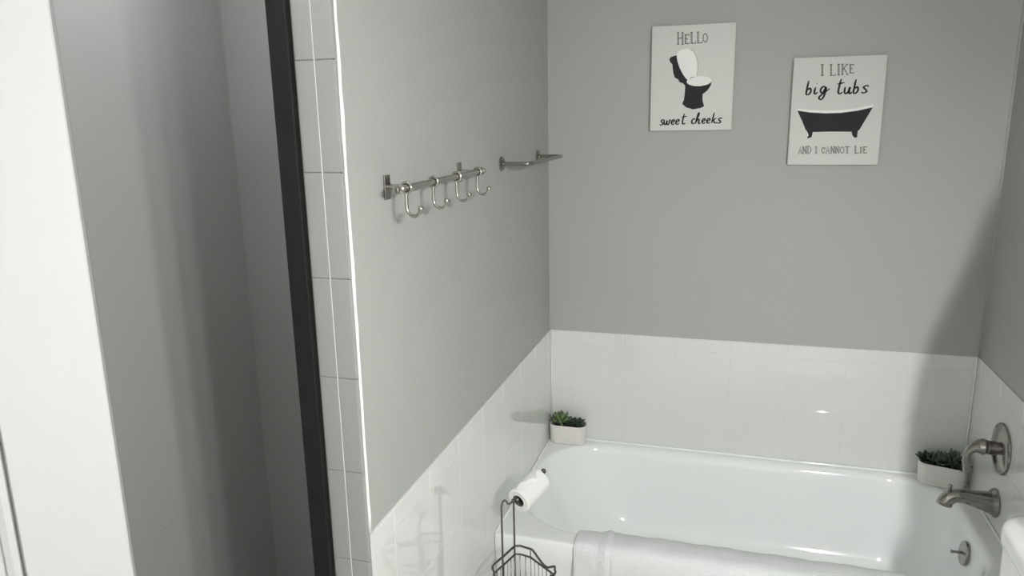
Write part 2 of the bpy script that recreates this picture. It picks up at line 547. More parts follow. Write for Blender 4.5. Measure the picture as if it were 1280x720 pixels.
# ------------------------------------------------------------------ tub spout
sy, sz = -0.335, 0.492
sp = thing('tub_spout', 'brushed nickel tub spout with diverter pin below the shower valve', 'faucet', (W, sy, sz))
obj('flange', lathe(bmesh.new(), [(0, 0.045), (0.004, 0.046), (0.008, 0.044), (0.011, 0.040), (0.016, 0.037)], (0, 0, 0), (-1, 0, 0), 36), M_NICKEL_D, sp, smooth=True, angle=40)
bm = bmesh.new()
path = smooth_path([(-0.008, 0, 0), (-0.030, 0, 0.003), (-0.060, 0, 0.0075), (-0.090, 0, 0.011), (-0.115, 0, 0.009), (-0.133, 0, -0.001), (-0.141, 0, -0.014), (-0.143, 0, -0.022)], 5)
key = [0.037, 0.0325, 0.0265, 0.0225, 0.0215, 0.0225, 0.0235, 0.0235]
rad = []
for i in range(len(path)):
    f_ = i / 5
    a = min(int(f_), 6)
    rad.append(key[a] + (key[a + 1] - key[a]) * (f_ - a))
tube(bm, path, rad, 24)
obj('body', bm, M_NICKEL_D, sp, smooth=True, angle=60)
obj('diverter_pin', lathe(bmesh.new(), [(0, 0.006), (0.012, 0.005), (0.016, 0.0065), (0.024, 0.0062), (0.028, 0.004), (0.029, 0)], (-0.132, 0, 0.019), (0, 0, 1), 16), M_NICKEL_D, sp, smooth=True, angle=40)

# ------------------------------------------------------------------ towel draped over the front rim
bm = bmesh.new()
TX0, TX1 = 0.262, 1.20
prof = [(-0.689, 0.402), (-0.695, 0.4115), (-0.705, 0.4165), (-0.735, 0.4165), (-0.758, 0.4163), (-0.772, 0.4145), (-0.782, 0.409), (-0.787, 0.400), (-0.789, 0.385), (-0.790, 0.36), (-0.7905, 0.32), (-0.791, 0.27), (-0.791, 0.22), (-0.791, 0.17), (-0.791, 0.12)]
nx = 120
grid_o, grid_i = [], []


def fold(x):
    h = 0.004
    if x > 0.338:
        h += 0.0045 * min(1, (x - 0.338) / 0.006)
    if x > 0.352:
        h += 0.004 * math.exp(-((x - 0.361) / 0.009) ** 2)
    if x > 0.372:
        h += -0.0045 * math.exp(-((x - 0.377) / 0.0035) ** 2)
    return h


for i in range(nx + 1):
    x = TX0 + (TX1 - TX0) * (i / nx) ** 1.35
    edge = 0.0 if 2 < i < nx - 2 else 0.0015
    ro, ri = [], []
    for j, (y, z) in enumerate(prof):
        a = prof[max(j - 1, 0)]
        b = prof[min(j + 1, len(prof) - 1)]
        t = Vector((0, b[0] - a[0], b[1] - a[1])).normalized()
        nrm = Vector((0, t.z, -t.y))
        if j > 2 and nrm.y > 0:
            nrm = -nrm
        if nrm.z < 0 and j < 8:
            nrm = -nrm
        if j < 2:
            nrm = Vector((0, 0.75, 0.66))
        wob = 0.0012 * math.sin(x * 37 + j * 0.8) + 0.0008 * math.sin(x * 91 - j)
        drop = max(0, j - 8) * 0.0009 * math.sin(x * 19 + 1)
        skew = 0.002 * math.sin(j * 0.9)
        h = (fold(x + skew) + wob - edge)
        ro.append(bm.verts.new(Vector((x, y, z)) + nrm * h + Vector((0, -abs(drop), 0))))
        ri.append(bm.verts.new(Vector((x, y, z)) + nrm * 0.0005))
    grid_o.append(ro)
    grid_i.append(ri)
for g in (grid_o, grid_i):
    for i in range(nx):
        for j in range(len(prof) - 1):
            bm.faces.new((g[i][j], g[i + 1][j], g[i + 1][j + 1], g[i][j + 1]))
for i in range(nx):
    for j in (0, len(prof) - 1):
        bm.faces.new((grid_o[i][j], grid_o[i + 1][j], grid_i[i + 1][j], grid_i[i][j]))
for j in range(len(prof) - 1):
    for i in (0, nx):
        bm.faces.new((grid_o[i][j], grid_o[i][j + 1], grid_i[i][j + 1], grid_i[i][j]))
tw = obj('bath_mat', bm, M_TOWEL, smooth=True, angle=50)
tag(tw, 'folded white terry bath mat draped over the front rim of the tub', 'bath mat')

# ------------------------------------------------------------------ hook rail on the left wall
BX, BZ = 0.050, 1.572
hr = thing('hook_rail', 'brushed nickel rail with four hooks on the grey left wall', 'hook rail', (0, -1.20, BZ))
ho = Vector((-TT, 0, 0))
for y in (-1.402, -0.975):
    obj('wall_plate', boxm(-TT, -0.0015, y + 1.20 - 0.0125, y + 1.20 + 0.0125, -0.027, 0.024, bev=0.001), M_NICKEL_D, hr)
    bm = bmesh.new()
    tube(bm, [(-0.003, y + 1.20, 0), (BX, y + 1.20, 0)], 0.0052, 12)
    obj('bracket_arm', bm, M_NICKEL, hr, smooth=True, angle=50)
obj('bar', tube(bmesh.new(), [(BX, -1.455 + 1.2, 0), (BX, -0.958 + 1.2, 0)], 0.0072, 16), M_NICKEL, hr, smooth=True, angle=50)
for y, s in ((-1.455, -1), (-0.958, 1)):
    obj('finial', lathe(bmesh.new(), [(0, 0.0095), (0.003, 0.0098), (0.006, 0.006), (0.009, 0.0045), (0.011, 0.0065), (0.0155, 0.0078), (0.020, 0.0065), (0.0225, 0)], (BX, y + 1.2, 0), (0, s, 0), 18), M_NICKEL, hr, smooth=True, angle=45)
for y in (-1.424, -1.281, -1.136, -0.986):
    yy = y + 1.2
    bm = bmesh.new()
    rg = [(BX + 0.0105 * math.cos(2 * PI * k / 20), yy, 0.0105 * math.sin(2 * PI * k / 20)) for k in range(20)]
    tube(bm, rg, 0.0032, 8, closed=True)
    rg = obj('ring', bm, M_NICKEL, hr, smooth=True)
    bm = bmesh.new()
    hx = BX - 0.001
    pts = [(hx, yy, -0.011), (hx, yy, -0.026), (hx, yy, -0.038)]
    R = 0.0155
    for a in range(1, 9):
        t = PI + a * (PI * 0.90) / 8
        pts.append((hx + R + R * math.cos(t), yy, -0.040 + R * math.sin(t) * 1.15))
    sm = smooth_path(pts, 3)
    tube(bm, sm, 0.0037, 10)
    ball(bm, Vector(pts[-1]) + Vector((0.0008, 0, 0.003)), 0.0066, 14)
    obj('hook', bm, M_NICKEL, hr, smooth=True, angle=60)

# ------------------------------------------------------------------ short towel bar nearer the corner
tb = thing('towel_bar', 'short brushed nickel towel bar with square bends near the back corner', 'towel bar', (0, -0.384, 1.569))
for y in (-0.603, -0.163):
    obj('wall_plate', lathe(bmesh.new(), [(-TT, 0.022), (-0.002, 0.022), (0.0015, 0.019), (0.003, 0.012), (0.003, 0)], (0, y + 0.384, 0), (1, 0, 0), 28), M_NICKEL_D, tb, smooth=True, angle=40)
pts = [(-0.002, -0.219, 0), (0.04, -0.219, 0), (0.072, -0.219, 0)]
for k in range(1, 6):
    a = k / 6 * PI / 2
    pts.append((0.072 + 0.014 * math.sin(a), -0.205 - 0.014 * math.cos(a), 0))
pts += [(0.086, -0.205, 0), (0.086, 0.0, 0), (0.086, 0.207, 0)]
for k in range(1, 6):
    a = k / 6 * PI / 2
    pts.append((0.072 + 0.014 * math.cos(a), 0.207 + 0.014 * math.sin(a), 0))
pts += [(0.072, 0.221, 0), (0.04, 0.221, 0), (-0.002, 0.221, 0)]
obj('bar', tube(bmesh.new(), pts, 0.0062, 14), M_NICKEL_D, tb, smooth=True, angle=50)


# ------------------------------------------------------------------ printed canvases
class Print:
    """strokes and shapes given on the photographed print (corner quad -> canvas rectangle)"""

    def __init__(self, root, quad, w, h, front):
        self.root, self.q, self.w, self.h, self.front = root, [Vector((*p, 0)) for p in quad], w, h, front

    def uv(self, x, y):
        tl, tr, bl, br = self.q
        u = v = 0.5
        for _ in range(12):
            p = tl * (1 - u) * (1 - v) + tr * u * (1 - v) + bl * (1 - u) * v + br * u * v
            du = (tr - tl) * (1 - v) + (br - bl) * v
            dv_ = (bl - tl) * (1 - u) + (br - tr) * u
            rx, ry = x - p.x, y - p.y
            det = du.x * dv_.y - du.y * dv_.x
            u += (rx * dv_.y - ry * dv_.x) / det
            v += (du.x * ry - du.y * rx) / det
        return u, v

    def pt(self, x, y, lift=0.0):
        u, v = self.uv(x, y)
        return Vector(((u - 0.5) * self.w, self.front - lift, (0.5 - v) * self.h))

    def shape(self, bm, pts, lift=0.0004, smooth=0):
        P = [Vector((*p, 0)) for p in pts]
        if smooth:
            P = smooth_path(P, smooth, closed=True)
        vs = [bm.verts.new(self.pt(p.x, p.y, lift)) for p in P]
        f = bm.faces.new(vs)
        r = bmesh.ops.extrude_face_region(bm, geom=[f])
        for e_ in r['geom']:
            if isinstance(e_, bmesh.types.BMVert):
                e_.co.y = self.front + 0.0004

    def stroke(self, bm, pts, width, lift=0.0004, smooth=5, taper=False):
        """flat ribbon along a line of print coordinates; width in print pixels"""
        P = [Vector((*p, 0)) for p in pts]
        if smooth and len(P) > 2:
            P = smooth_path(P, smooth)
        k = self.w / ((self.q[1] - self.q[0]).length)
        Q = [self.pt(p.x, p.y, lift) for p in P]
        L = len(Q)
        prev = None
        for i in range(L):
            t = (Q[min(i + 1, L - 1)] - Q[max(i - 1, 0)])
            t.y = 0
            t.normalize()
            nn = Vector((-t.z, 0, t.x))
            f = 1.0
            if taper:
                f = 0.65 + 0.5 * abs(t.z)
                if i < 2 or i > L - 3:
                    f *= 0.7
            hw = width * k * 0.5 * f
            a, b = bm.verts.new(Q[i] + nn * hw), bm.verts.new(Q[i] - nn * hw)
            if prev:
                bm.faces.new((prev[0], prev[1], b, a))
            prev = (a, b)


SCRIPT = {
    's': ([[(0.0, 0.12), (0.25, 0.0), (0.48, 0.2), (0.35, 0.5), (0.15, 0.8), (0.4, 1.05), (0.6, 0.9)]], 0.62),
    'w': ([[(0.0, 0.95), (0.06, 0.3), (0.25, 0.0), (0.45, 0.35), (0.52, 0.85), (0.55, 0.25), (0.75, 0.0), (0.95, 0.4), (0.98, 0.95), (1.2, 0.88)]], 1.15),
    'e': ([[(0.02, 0.4), (0.3, 0.48), (0.5, 0.75), (0.36, 1.0), (0.12, 0.72), (0.1, 0.28), (0.3, 0.0), (0.62, 0.2)]], 0.66),
    't': ([[(0.28, 2.1), (0.2, 0.9), (0.22, 0.2), (0.4, 0.0), (0.68, 0.25)], [(-0.08, 1.35), (0.3, 1.45), (0.72, 1.6)]], 0.72),
    'c': ([[(0.52, 0.82), (0.34, 1.02), (0.1, 0.65), (0.12, 0.2), (0.32, 0.0), (0.62, 0.22)]], 0.66),
    'h': ([[(0.0, 0.5), (0.3, 1.5), (0.36, 2.1), (0.24, 2.05), (0.14, 1.2), (0.08, 0.0)], [(0.1, 0.3), (0.32, 0.92), (0.5, 0.8), (0.48, 0.2), (0.6, 0.0), (0.78, 0.2)]], 0.82),
    'k': ([[(0.22, 2.1), (0.14, 1.0), (0.1, 0.0)], [(0.58, 1.05), (0.2, 0.5), (0.32, 0.42), (0.52, 0.02), (0.76, 0.15)]], 0.8),
    'b': ([[(0.12, 1.95), (0.08, 0.9), (0.1, 0.08), (0.36, 0.0), (0.58, 0.45), (0.42, 0.92), (0.14, 0.6)]], 0.78),
    'i': ([[(0.12, 0.95), (0.08, 0.25), (0.2, 0.0), (0.42, 0.25)], [(0.17, 1.45), (0.21, 1.52)]], 0.45),
    'g': ([[(0.55, 0.82), (0.3, 1.0), (0.08, 0.55), (0.2, 0.1), (0.42, 0.3), (0.58, 0.9), (0.52, -0.3), (0.3, -0.85), (0.06, -0.62), (0.3, -0.1), (0.95, 0.7)]], 0.95),
    'u': ([[(0.04, 0.95), (0.06, 0.25), (0.25, 0.0), (0.48, 0.35), (0.55, 0.95), (0.54, 0.25), (0.68, 0.0), (0.86, 0.25)]], 0.85),
}
CAPS = {  # 0..1 wide, 0..1 high, hand-drawn serif capitals
    'H': [[(0.12, 0), (0.12, 1)], [(0.85, 0), (0.85, 1)], [(0.12, 0.5), (0.85, 0.55)], [(-0.05, 0), (0.3, 0)], [(-0.05, 1), (0.3, 1)], [(0.68, 0), (1.05, 0)], [(0.68, 1), (1.05, 1)]],
    'E': [[(0.15, 0), (0.15, 1)], [(0.0, 0), (0.95, 0.0), (0.95, 0.15)], [(0.0, 1), (0.95, 1), (0.95, 0.85)], [(0.15, 0.52), (0.7, 0.52)]],
    'L': [[(0.18, 0), (0.18, 1)], [(0.0, 1), (0.4, 1)], [(0.0, 0), (0.95, 0), (0.98, 0.2)]],
    'I': [[(0.5, 0), (0.5, 1)], [(0.1, 0), (0.9, 0)], [(0.1, 1), (0.9, 1)]],
    'K': [[(0.15, 0), (0.15, 1)], [(0.85, 1), (0.18, 0.45)], [(0.38, 0.6), (0.9, 0)], [(0.0, 0), (0.32, 0)], [(0.0, 1), (0.32, 1)], [(0.7, 0), (1.05, 0)], [(0.68, 1), (1.0, 1)]],
    'A': [[(0.1, 0), (0.5, 1), (0.9, 0)], [(0.26, 0.38), (0.74, 0.38)], [(-0.05, 0), (0.26, 0)], [(0.74, 0), (1.05, 0)]],
    'N': [[(0.12, 0), (0.12, 1)], [(0.12, 1), (0.88, 0)], [(0.88, 0), (0.88, 1)], [(-0.03, 0), (0.28, 0)], [(0.72, 1), (1.03, 1)]],
    'T': [[(0.5, 0), (0.5, 1)], [(0.0, 0.85), (0.0, 1), (1, 1), (1, 0.85)], [(0.3, 0), (0.7, 0)]],
    'D': [[(0.15, 0), (0.15, 1)], [(0.0, 1), (0.5, 1), (0.92, 0.7), (0.92, 0.3), (0.5, 0), (0.0, 0)]],
    'C': [[(0.92, 0.75), (0.7, 0.97), (0.35, 0.93), (0.08, 0.5), (0.35, 0.07), (0.7, 0.03), (0.95, 0.25)], [(0.92, 0.65), (0.92, 0.95)]],
    'O': [[(0.5, 1), (0.1, 0.75), (0.08, 0.3), (0.5, 0), (0.9, 0.28), (0.92, 0.72), (0.5, 1)]],
}


def script(pr, bm, letters, xh, width):
    """letters = [(char, left x, baseline y, width in print pixels)]"""
    for ch, x, y, w in letters:
        strokes, adv = SCRIPT[ch]
        for st in strokes:
            pr.stroke(bm, [(x + px * w / adv + py * xh * 0.18, y - py * xh) for px, py in st], width, lift=0.0005, taper=True)


def caps(pr, bm, letters, width):
    """letters = [(char, x0, x1, ytop, ybottom)]; uprights are drawn as two thin lines like the print's hollow letters"""
    for ch, x0, x1, yt, yb in letters:
        for st in CAPS[ch]:
            sm = 4 if ch in 'OCD' and len(st) > 4 else 0
            P = [(x0 + a * (x1 - x0), yb - b * (yb - yt)) for a, b in st]
            if len(st) == 2 and abs(st[0][0] - st[1][0]) < 0.01:
                for d in (-2.8, 2.8):
                    pr.stroke(bm, [(p[0] + d, p[1]) for p in P], width * 0.72, smooth=0)
            else:
                pr.stroke(bm, P, width, smooth=sm)


def canvas(cx, cz, w, h, label, quad):
    root = thing('wall_canvas', label, 'wall art', (cx, TT, cz), 0, 'printed canvases on the back wall')
    bm = boxm(-w / 2, w / 2, -0.026, -0.0002, -h / 2, h / 2, bev=0.002)
    obj('canvas', bm, M_CANVAS, root, smooth=True, angle=40)
    return root, Print(root, quad, w, h, -0.026)


# "HELLO sweet cheeks"
r1, p1 = canvas(0.5235, 1.8315, 0.285, 0.361, 'white canvas print with black toilet drawing and the word HELLO', [(74, 60), (564, 38), (56, 665), (525, 663)])
bm = bmesh.new()
caps(p1, bm, [('H', 223, 259, 94, 161), ('E', 267, 293, 106, 157), ('L', 301, 331, 94, 155), ('L', 338, 369, 92, 153), ('O', 372, 399, 100, 150)], 5.6)
obj('lettering', bm, M_GREYINK, r1)
bm = bmesh.new()
script(p1, bm, [('s', 113, 630, 24), ('w', 137, 629, 38), ('e', 178, 628, 25), ('e', 204, 627, 26), ('t', 238, 626, 27), ('c', 296, 624, 25), ('h', 320, 624, 32), ('e', 355, 623, 25), ('e', 382, 622, 26), ('k', 411, 622, 34), ('s', 444, 622, 26)], 30, 8.2)
obj('script_lettering', bm, M_INK, r1)
bm = bmesh.new()
p1.shape(bm, [(175, 246), (182, 234), (218, 223), (226, 262), (246, 310), (272, 350), (282, 372), (300, 396), (350, 404), (395, 394), (419, 379), (412, 402), (392, 430), (366, 450), (365, 485), (374, 521), (352, 531), (310, 539), (270, 527), (247, 506), (258, 480), (263, 440), (266, 400), (254, 386), (232, 378), (226, 363), (206, 352), (197, 325), (192, 275), (178, 260)], 0.0004)
obj('toilet_drawing', bm, M_INK, r1)
bm = bmesh.new()
p1.shape(bm, [(219, 224), (238, 196), (284, 187), (320, 204), (338, 250), (341, 305), (334, 342), (300, 352), (277, 363), (246, 318), (226, 270)], 0.0007, smooth=4)
p1.shape(bm, [(346 + 71 * math.cos(a * 2 * PI / 28), 373 - 12 * math.cos(a * 2 * PI / 28) * 0.3 + 29 * math.sin(a * 2 * PI / 28)) for a in range(28)], 0.0010)
obj('toilet_seat_drawing', bm, M_WHITEINK, r1)
bm = bmesh.new()
p1.stroke(bm, [(334, 342), (340, 300), (337, 250), (320, 206), (300, 192)], 2.2, lift=0.0012)
p1.stroke(bm, [(296, 362), (302, 352), (318, 350)], 3.5, lift=0.0014)
obj('outline', bm, M_GREYINK, r1)

# "I LIKE big tubs AND I CANNOT LIE"
r2, p2 = canvas(1.004, 1.708, 0.288, 0.358, 'white canvas print with black clawfoot tub drawing and words big tubs', [(82, 60), (628, 35), (45, 682), (575, 680)])
bm = bmesh.new()
caps(p2, bm, [('I', 238, 262, 96, 158), ('L', 296, 328, 94, 157), ('I', 336, 356, 93, 154), ('K', 362, 402, 92, 151), ('E', 410, 436, 94, 142)], 5.6)
obj('top_lettering', bm, M_GREYINK, r2)
bm = bmesh.new()
caps(p2, bm, [('A', 110, 132, 572, 614), ('N', 136, 158, 571, 614), ('D', 163, 186, 570, 613), ('I', 210, 224, 573, 612), ('C', 248, 268, 576, 612), ('A', 273, 297, 571, 612), ('N', 303, 325, 571, 611), ('N', 330, 352, 572, 611), ('O', 357, 381, 573, 611), ('T', 385, 413, 572, 611), ('L', 442, 466, 568, 611), ('I', 471, 484, 575, 610), ('E', 490, 513, 572, 609)], 4.6)
obj('lettering', bm, M_GREYINK, r2)
bm = bmesh.new()
script(p2, bm, [('b', 150, 268, 40), ('i', 197, 264, 26), ('g', 232, 261, 58), ('t', 332, 262, 38), ('u', 376, 261, 46), ('b', 428, 258, 38), ('s', 476, 256, 40)], 41, 10.5)
obj('script_lettering', bm, M_INK, r2)
bm = bmesh.new()
p2.shape(bm, [(103, 361), (180, 372), (270, 376), (360, 373), (455, 360), (545, 339), (520, 383), (494, 428), (470, 470), (460, 478), (457, 500), (456, 516), (440, 518), (427, 502), (424, 483), (300, 483), (196, 486), (192, 506), (188, 517), (166, 524), (163, 517), (172, 506), (163, 484), (152, 470), (133, 425)], 0.0004)
obj('tub_drawing', bm, M_INK, r2)
bm = bmesh.new()
p2.shape(bm, [(97, 350), (180, 357), (270, 360), (360, 357), (455, 345), (550, 324), (545, 337), (455, 358), (360, 371), (270, 374), (180, 370), (103, 359)], 0.0004)
obj('tub_rim_drawing', bm, M_WHITEINK, r2)

# ------------------------------------------------------------------ potted succulents
leaf_cache = {}


def leaf_mesh(length, width, mt, cup):
    key = (length, width, mt.name, cup)
    if key not in leaf_cache:
        bm = bmesh.new()
        rows = [(0.0, 0.35), (0.3, 0.85), (0.6, 1.0), (0.82, 0.65)]
        g = []
        for f, w in rows:
            zz = cup * length * f * f
            hw = width * w / 2
            g.append([bm.verts.new((length * f, -hw, zz + 0.12 * hw)), bm.verts.new((length * f, 0, zz - 0.30 * hw)), bm.verts.new((length * f, hw, zz + 0.12 * hw)), bm.verts.new((length * f, 0, zz + 0.22 * hw))])
        tip = bm.verts.new((length, 0, cup * length))
        for a, b in zip(g, g[1:]):
            for k in range(4):
                bm.faces.new((a[k], a[(k + 1) % 4], b[(k + 1) % 4], b[k]))
        for k in range(4):
            bm.faces.new((g[-1][k], g[-1][(k + 1) % 4], tip))
        bm.faces.new(g[0][::-1])
        bmesh.ops.recalc_face_normals(bm, faces=bm.faces)
        me = bpy.data.meshes.new('leaf')
        bm.to_mesh(me)
        bm.free()
        me.materials.append(mt)
        me.polygons.foreach_set('use_smooth', [True] * len(me.polygons))
        leaf_cache[key] = me
    return leaf_cache[key]


def rosette(parent, c, rad, mt, whorls, lw=0.45, tilt=(0, 0), label=None):
    core = obj('rosette', lathe(bmesh.new(), [(-0.025, 0.004), (0, 0.006), (0.008, 0.004), (0.012, 0)], (0, 0, 0), (0, 0, 1), 8), mt, parent, smooth=True)
    core.location = c
    core.rotation_euler = (tilt[0], tilt[1], random.uniform(0, 6))
    if label:
        core['label'] = label
    for i, (cnt, elev, sc) in enumerate(whorls):
        me = leaf_mesh(rad, rad * lw, mt, 0.25)
        for k in range(cnt):
            o = bpy.data.objects.new('leaf', me)
            COL.objects.link(o)
            o.parent = core
            s = sc * random.uniform(0.88, 1.1)
            o.scale = (s, s, s)
            o.rotation_euler = Matrix.Rotation(2 * PI * (k + 0.5 * (i % 2)) / cnt + random.uniform(-0.15, 0.15), 3, 'Z').to_4x4().to_euler()
            e_ = Matrix.Rotation(2 * PI * (k + 0.5 * (i % 2)) / cnt + random.uniform(-0.15, 0.15), 3, 'Z') @ Matrix.Rotation(-math.radians(elev + random.uniform(-9, 9)), 3, 'Y')
            o.rotation_euler = e_.to_euler()
            o.location = (0, 0, 0.002 * i)
    return core


def pot_thing(label, loc, rotz, hx, hy, h):
    t = thing('potted_succulent', label, 'plant', loc, rotz, 'potted succulents on the tub rim')
    r = hy * 0.97
    A = lambda ins, z: rrect(-hx + ins, hx - ins, -hy + ins, hy - ins, max(r - ins, 0.004), z, nc=10, ns=4)
    bm = bmesh.new()
    loft(bm, [A(0.010, 0.0), A(0.0055, 0.0012), A(0.003, 0.005), A(0.0, h - 0.004), A(0.0008, h - 0.001), A(0.0022, h), A(0.0038, h - 0.001), A(0.0045, h - 0.004), A(0.0055, h - 0.016), A(0.007, h - 0.03)], cap0=True, cap1=True)
    obj('pot', bm, M_POT, t, smooth=True, angle=50)
    bm = bmesh.new()
    loft(bm, [A(0.0062, h - 0.025), A(0.0056, h - 0.013), A(0.012, h - 0.010), A(0.025, h - 0.009)], cap0=True, cap1=True)
    obj('soil', bm, M_SOIL, t)
    return t


s1 = pot_thing('white oval pot with sage green and dark succulents in the left back tub corner', (0.0815, -0.0445, RIM + 0.0003), 0.0, 0.0765, 0.037, 0.080)
W1 = [(9, 12, 1.0), (9, 32, 0.95), (7, 52, 0.85), (5, 72, 0.65)]
rosette(s1, (-0.028, -0.004, 0.080), 0.0552, M_LEAF_A, W1, 0.34, (0.25, -0.1), 'sage green pointed rosette')
rosette(s1, (-0.058, -0.002, 0.077), 0.0375, M_LEAF_C, [(8, 15, 1.0), (7, 42, 0.9), (5, 68, 0.7)], 0.36, (0.2, -0.3))
rosette(s1, (0.043, -0.006, 0.081), 0.0375, M_LEAF_B, [(8, 8, 1.0), (7, 34, 0.9), (5, 62, 0.7)], 0.5, (0.25, 0.15), 'small dark green rosette')
rosette(s1, (0.010, 0.006, 0.076), 0.0350, M_LEAF_B, [(8, 10, 1.0), (7, 40, 0.9)], 0.45, (0.1, 0.0))

s2 = pot_thing('white oval pot with dark succulents behind the tub spout in the right back corner', (1.4365, -0.0655, RIM + 0.0003), -0.27, 0.0765, 0.037, 0.080)
rosette(s2, (-0.052, -0.004, 0.079), 0.0413, M_LEAF_B, [(8, 8, 1.0), (7, 34, 0.9), (5, 62, 0.7)], 0.5, (0.1, -0.2))
rosette(s2, (-0.012, -0.006, 0.082), 0.0475, M_LEAF_C, [(9, 10, 1.0), (8, 32, 0.95), (6, 56, 0.8), (4, 75, 0.6)], 0.36, (0.15, 0.0))
rosette(s2, (0.030, 0.002, 0.084), 0.0528, M_LEAF_C, [(9, 14, 1.0), (9, 36, 0.95), (7, 58, 0.95), (4, 78, 0.8)], 0.26, (0.1, 0.1), 'taller blue green rosette')
rosette(s2, (0.056, -0.008, 0.077), 0.0350, M_LEAF_B, [(8, 8, 1.0), (7, 34, 0.9), (5, 62, 0.7)], 0.5, (0.2, 0.2))
rosette(s2, (0.006, 0.012, 0.078), 0.0375, M_LEAF_B, [(8, 10, 1.0), (7, 40, 0.9)], 0.45)

# ------------------------------------------------------------------ free-standing tissue holder with wire basket
TA = math.radians(-20)
th = thing('tissue_stand', 'dark wire toilet tissue stand with basket beside the left tiled wall', 'tissue stand', (0.115, -0.935, 0), TA)
WR = 0.0029
# local +x runs along the tub, local +y towards it; the two rods stand on the left side of the basket
RODS = [(0.0, -0.058), (0.0, 0.0)]
obj('rod', tube(bmesh.new(), [(RODS[0][0], RODS[0][1], 0.012), (RODS[0][0], RODS[0][1], 0.60)] + [tuple(q) for q in smooth_path([(0, -0.058, 0.628), (0, -0.053, 0.641), (0, -0.043, 0.644), (0, -0.034, 0.636), (0, -0.028, 0.626), (0, -0.016, 0.6225), (0, 0.0, 0.6235)], 5)], WR, 10), M_WIRE, th, smooth=True, angle=50)
obj('rod', tube(bmesh.new(), [(0, 0, 0.012), (0, 0, 0.6235)], WR, 10), M_WIRE, th, smooth=True, angle=50)
adir = Vector((0.02, 1, 0.21)).normalized()
a0 = Vector((0, 0, 0.6235))
bm = bmesh.new()
tube(bm, [a0, a0 + adir * 0.04, a0 + adir * 0.150], WR * 1.15, 10)
obj('arm', bm, M_WIRE, th, smooth=True, angle=50)
bm = bmesh.new()
ball(bm, a0 + Vector((0, -0.002, 0.0)), 0.0065, 14)
obj('end_ball', bm, M_WIRE, th, smooth=True)
bm = bmesh.new()
ball(bm, a0 + adir * 0.153, 0.0085, 14)
obj('end_ball', bm, M_WIRE, th, smooth=True)
bm = bmesh.new()
lathe(bm, [(-0.004, 0), (-0.003, 0.006), (0.003, 0.0095), (0.010, 0.0095), (0.016, 0.005), (0.018, 0)], a0 + adir * 0.012 + Vector((0, 0, -0.008)), adir, 16)
obj('end_knob', bm, M_WIRE, th, smooth=True)
# basket
BXW, BYD, CH = 0.165, 0.130, 0.040
oct_ = [(0.008, -0.112), (0.0, 0.0), (0.012, 0.012), (0.046, 0.016), (0.150, -0.016), (0.168, -0.042), (0.160, -0.105), (0.118, -0.142), (0.048, -0.150)]


def rim_wire(z, dip, grow=0.0):
    pts = []
    cx, cy = 0.082, -0.068
    L = len(oct_)
    for i in range(L):
        a = Vector((*oct_[i], 0))
        b = Vector((*oct_[(i + 1) % L], 0))
        long_ = (b - a).length > 0.06
        low = i in (3, 6)
        steps = [0.0] + ([0.12, 0.45, 0.68, 0.86] if low else [0.5])
        dips = [0] + ([0, -dip * 0.85, -dip, -dip * 0.45] if low else [0])
        for s_, dz in zip(steps, dips):
            p = a.lerp(b, s_)
            p.x = cx + (p.x - cx) * (1 + grow)
            p.y = cy + (p.y - cy) * (1 + grow)
            pts.append(Vector((p.x, p.y, z + dz)))
    return pts


obj('top_rim', tube(bmesh.new(), smooth_path(rim_wire(0.474, 0.020, 0.02), 3, closed=True), WR * 1.15, 8, closed=True), M_WIRE, th, smooth=True)
obj('lower_rim', tube(bmesh.new(), smooth_path(rim_wire(0.448, 0.0), 2, closed=True), WR, 8, closed=True), M_WIRE, th, smooth=True)
obj('base_rim', tube(bmesh.new(), smooth_path(rim_wire(0.10, 0.0), 2, closed=True), WR, 8, closed=True), M_WIRE, th, smooth=True)
per = [Vector((*p, 0)) for p in oct_] + [Vector((*oct_[0], 0))]
lens = [(b - a).length for a, b in zip(per, per[1:])]
tot = sum(lens)
nw = 30
for k in range(nw):
    d_ = tot * k / nw
    i = 0
    while d_ > lens[i]:
        d_ -= lens[i]
        i += 1
    p = per[i].lerp(per[i + 1], d_ / lens[i])
    obj('basket_wire', tube(bmesh.new(), [(p.x, p.y, 0.098), (p.x, p.y, 0.450)], 0.0015, 6), M_WIRE, th, smooth=True)
for i in (1, 3, 5, 7, 8, 0):
    p = oct_[i]
    obj('rim_post', tube(bmesh.new(), [(p[0], p[1], 0.446), (p[0] * 1.0, p[1], 0.474)], 0.0018, 6), M_WIRE, th, smooth=True)
for k in range(7):
    x = 0.012 + k * 0.024
    obj('floor_wire', tube(bmesh.new(), [(x, -0.146, 0.10), (x, 0.004, 0.10)], 0.0014, 6), M_WIRE, th, smooth=True)
for x, y in ((0.018, -0.115), (0.012, 0.0), (0.155, -0.03), (0.150, -0.115)):
    bm = tube(bmesh.new(), [(x, y, 0.008), (x, y, 0.10)], 0.0026, 8)
    ball(bm, (x, y, 0.0075), 0.0075, 10)
    obj('foot', bm, M_WIRE, th, smooth=True, angle=50)

# the roll on the arm
Rz = Matrix.Rotation(TA, 3, 'Z')
wa0 = Vector((0.115, -0.935, 0)) + Rz @ a0
wad = (Rz @ adir).normalized()
start = wa0 + wad * 0.020 + Rz @ Vector((0.002, 0, -0.0140))
RL, RO, RI = 0.110, 0.0375, 0.0190
rl = thing('toilet_roll', 'white toilet paper roll hanging on the arm of the wire stand', 'toilet roll', start)
bm = bmesh.new()
ux = wad.cross(Vector((0, 0, 1))).normalized()
uz = ux.cross(wad).normalized()
NS = 56


def cyl_pt(r, a, h):
    return wad * h + r * (math.cos(a) * ux + math.sin(a) * uz)


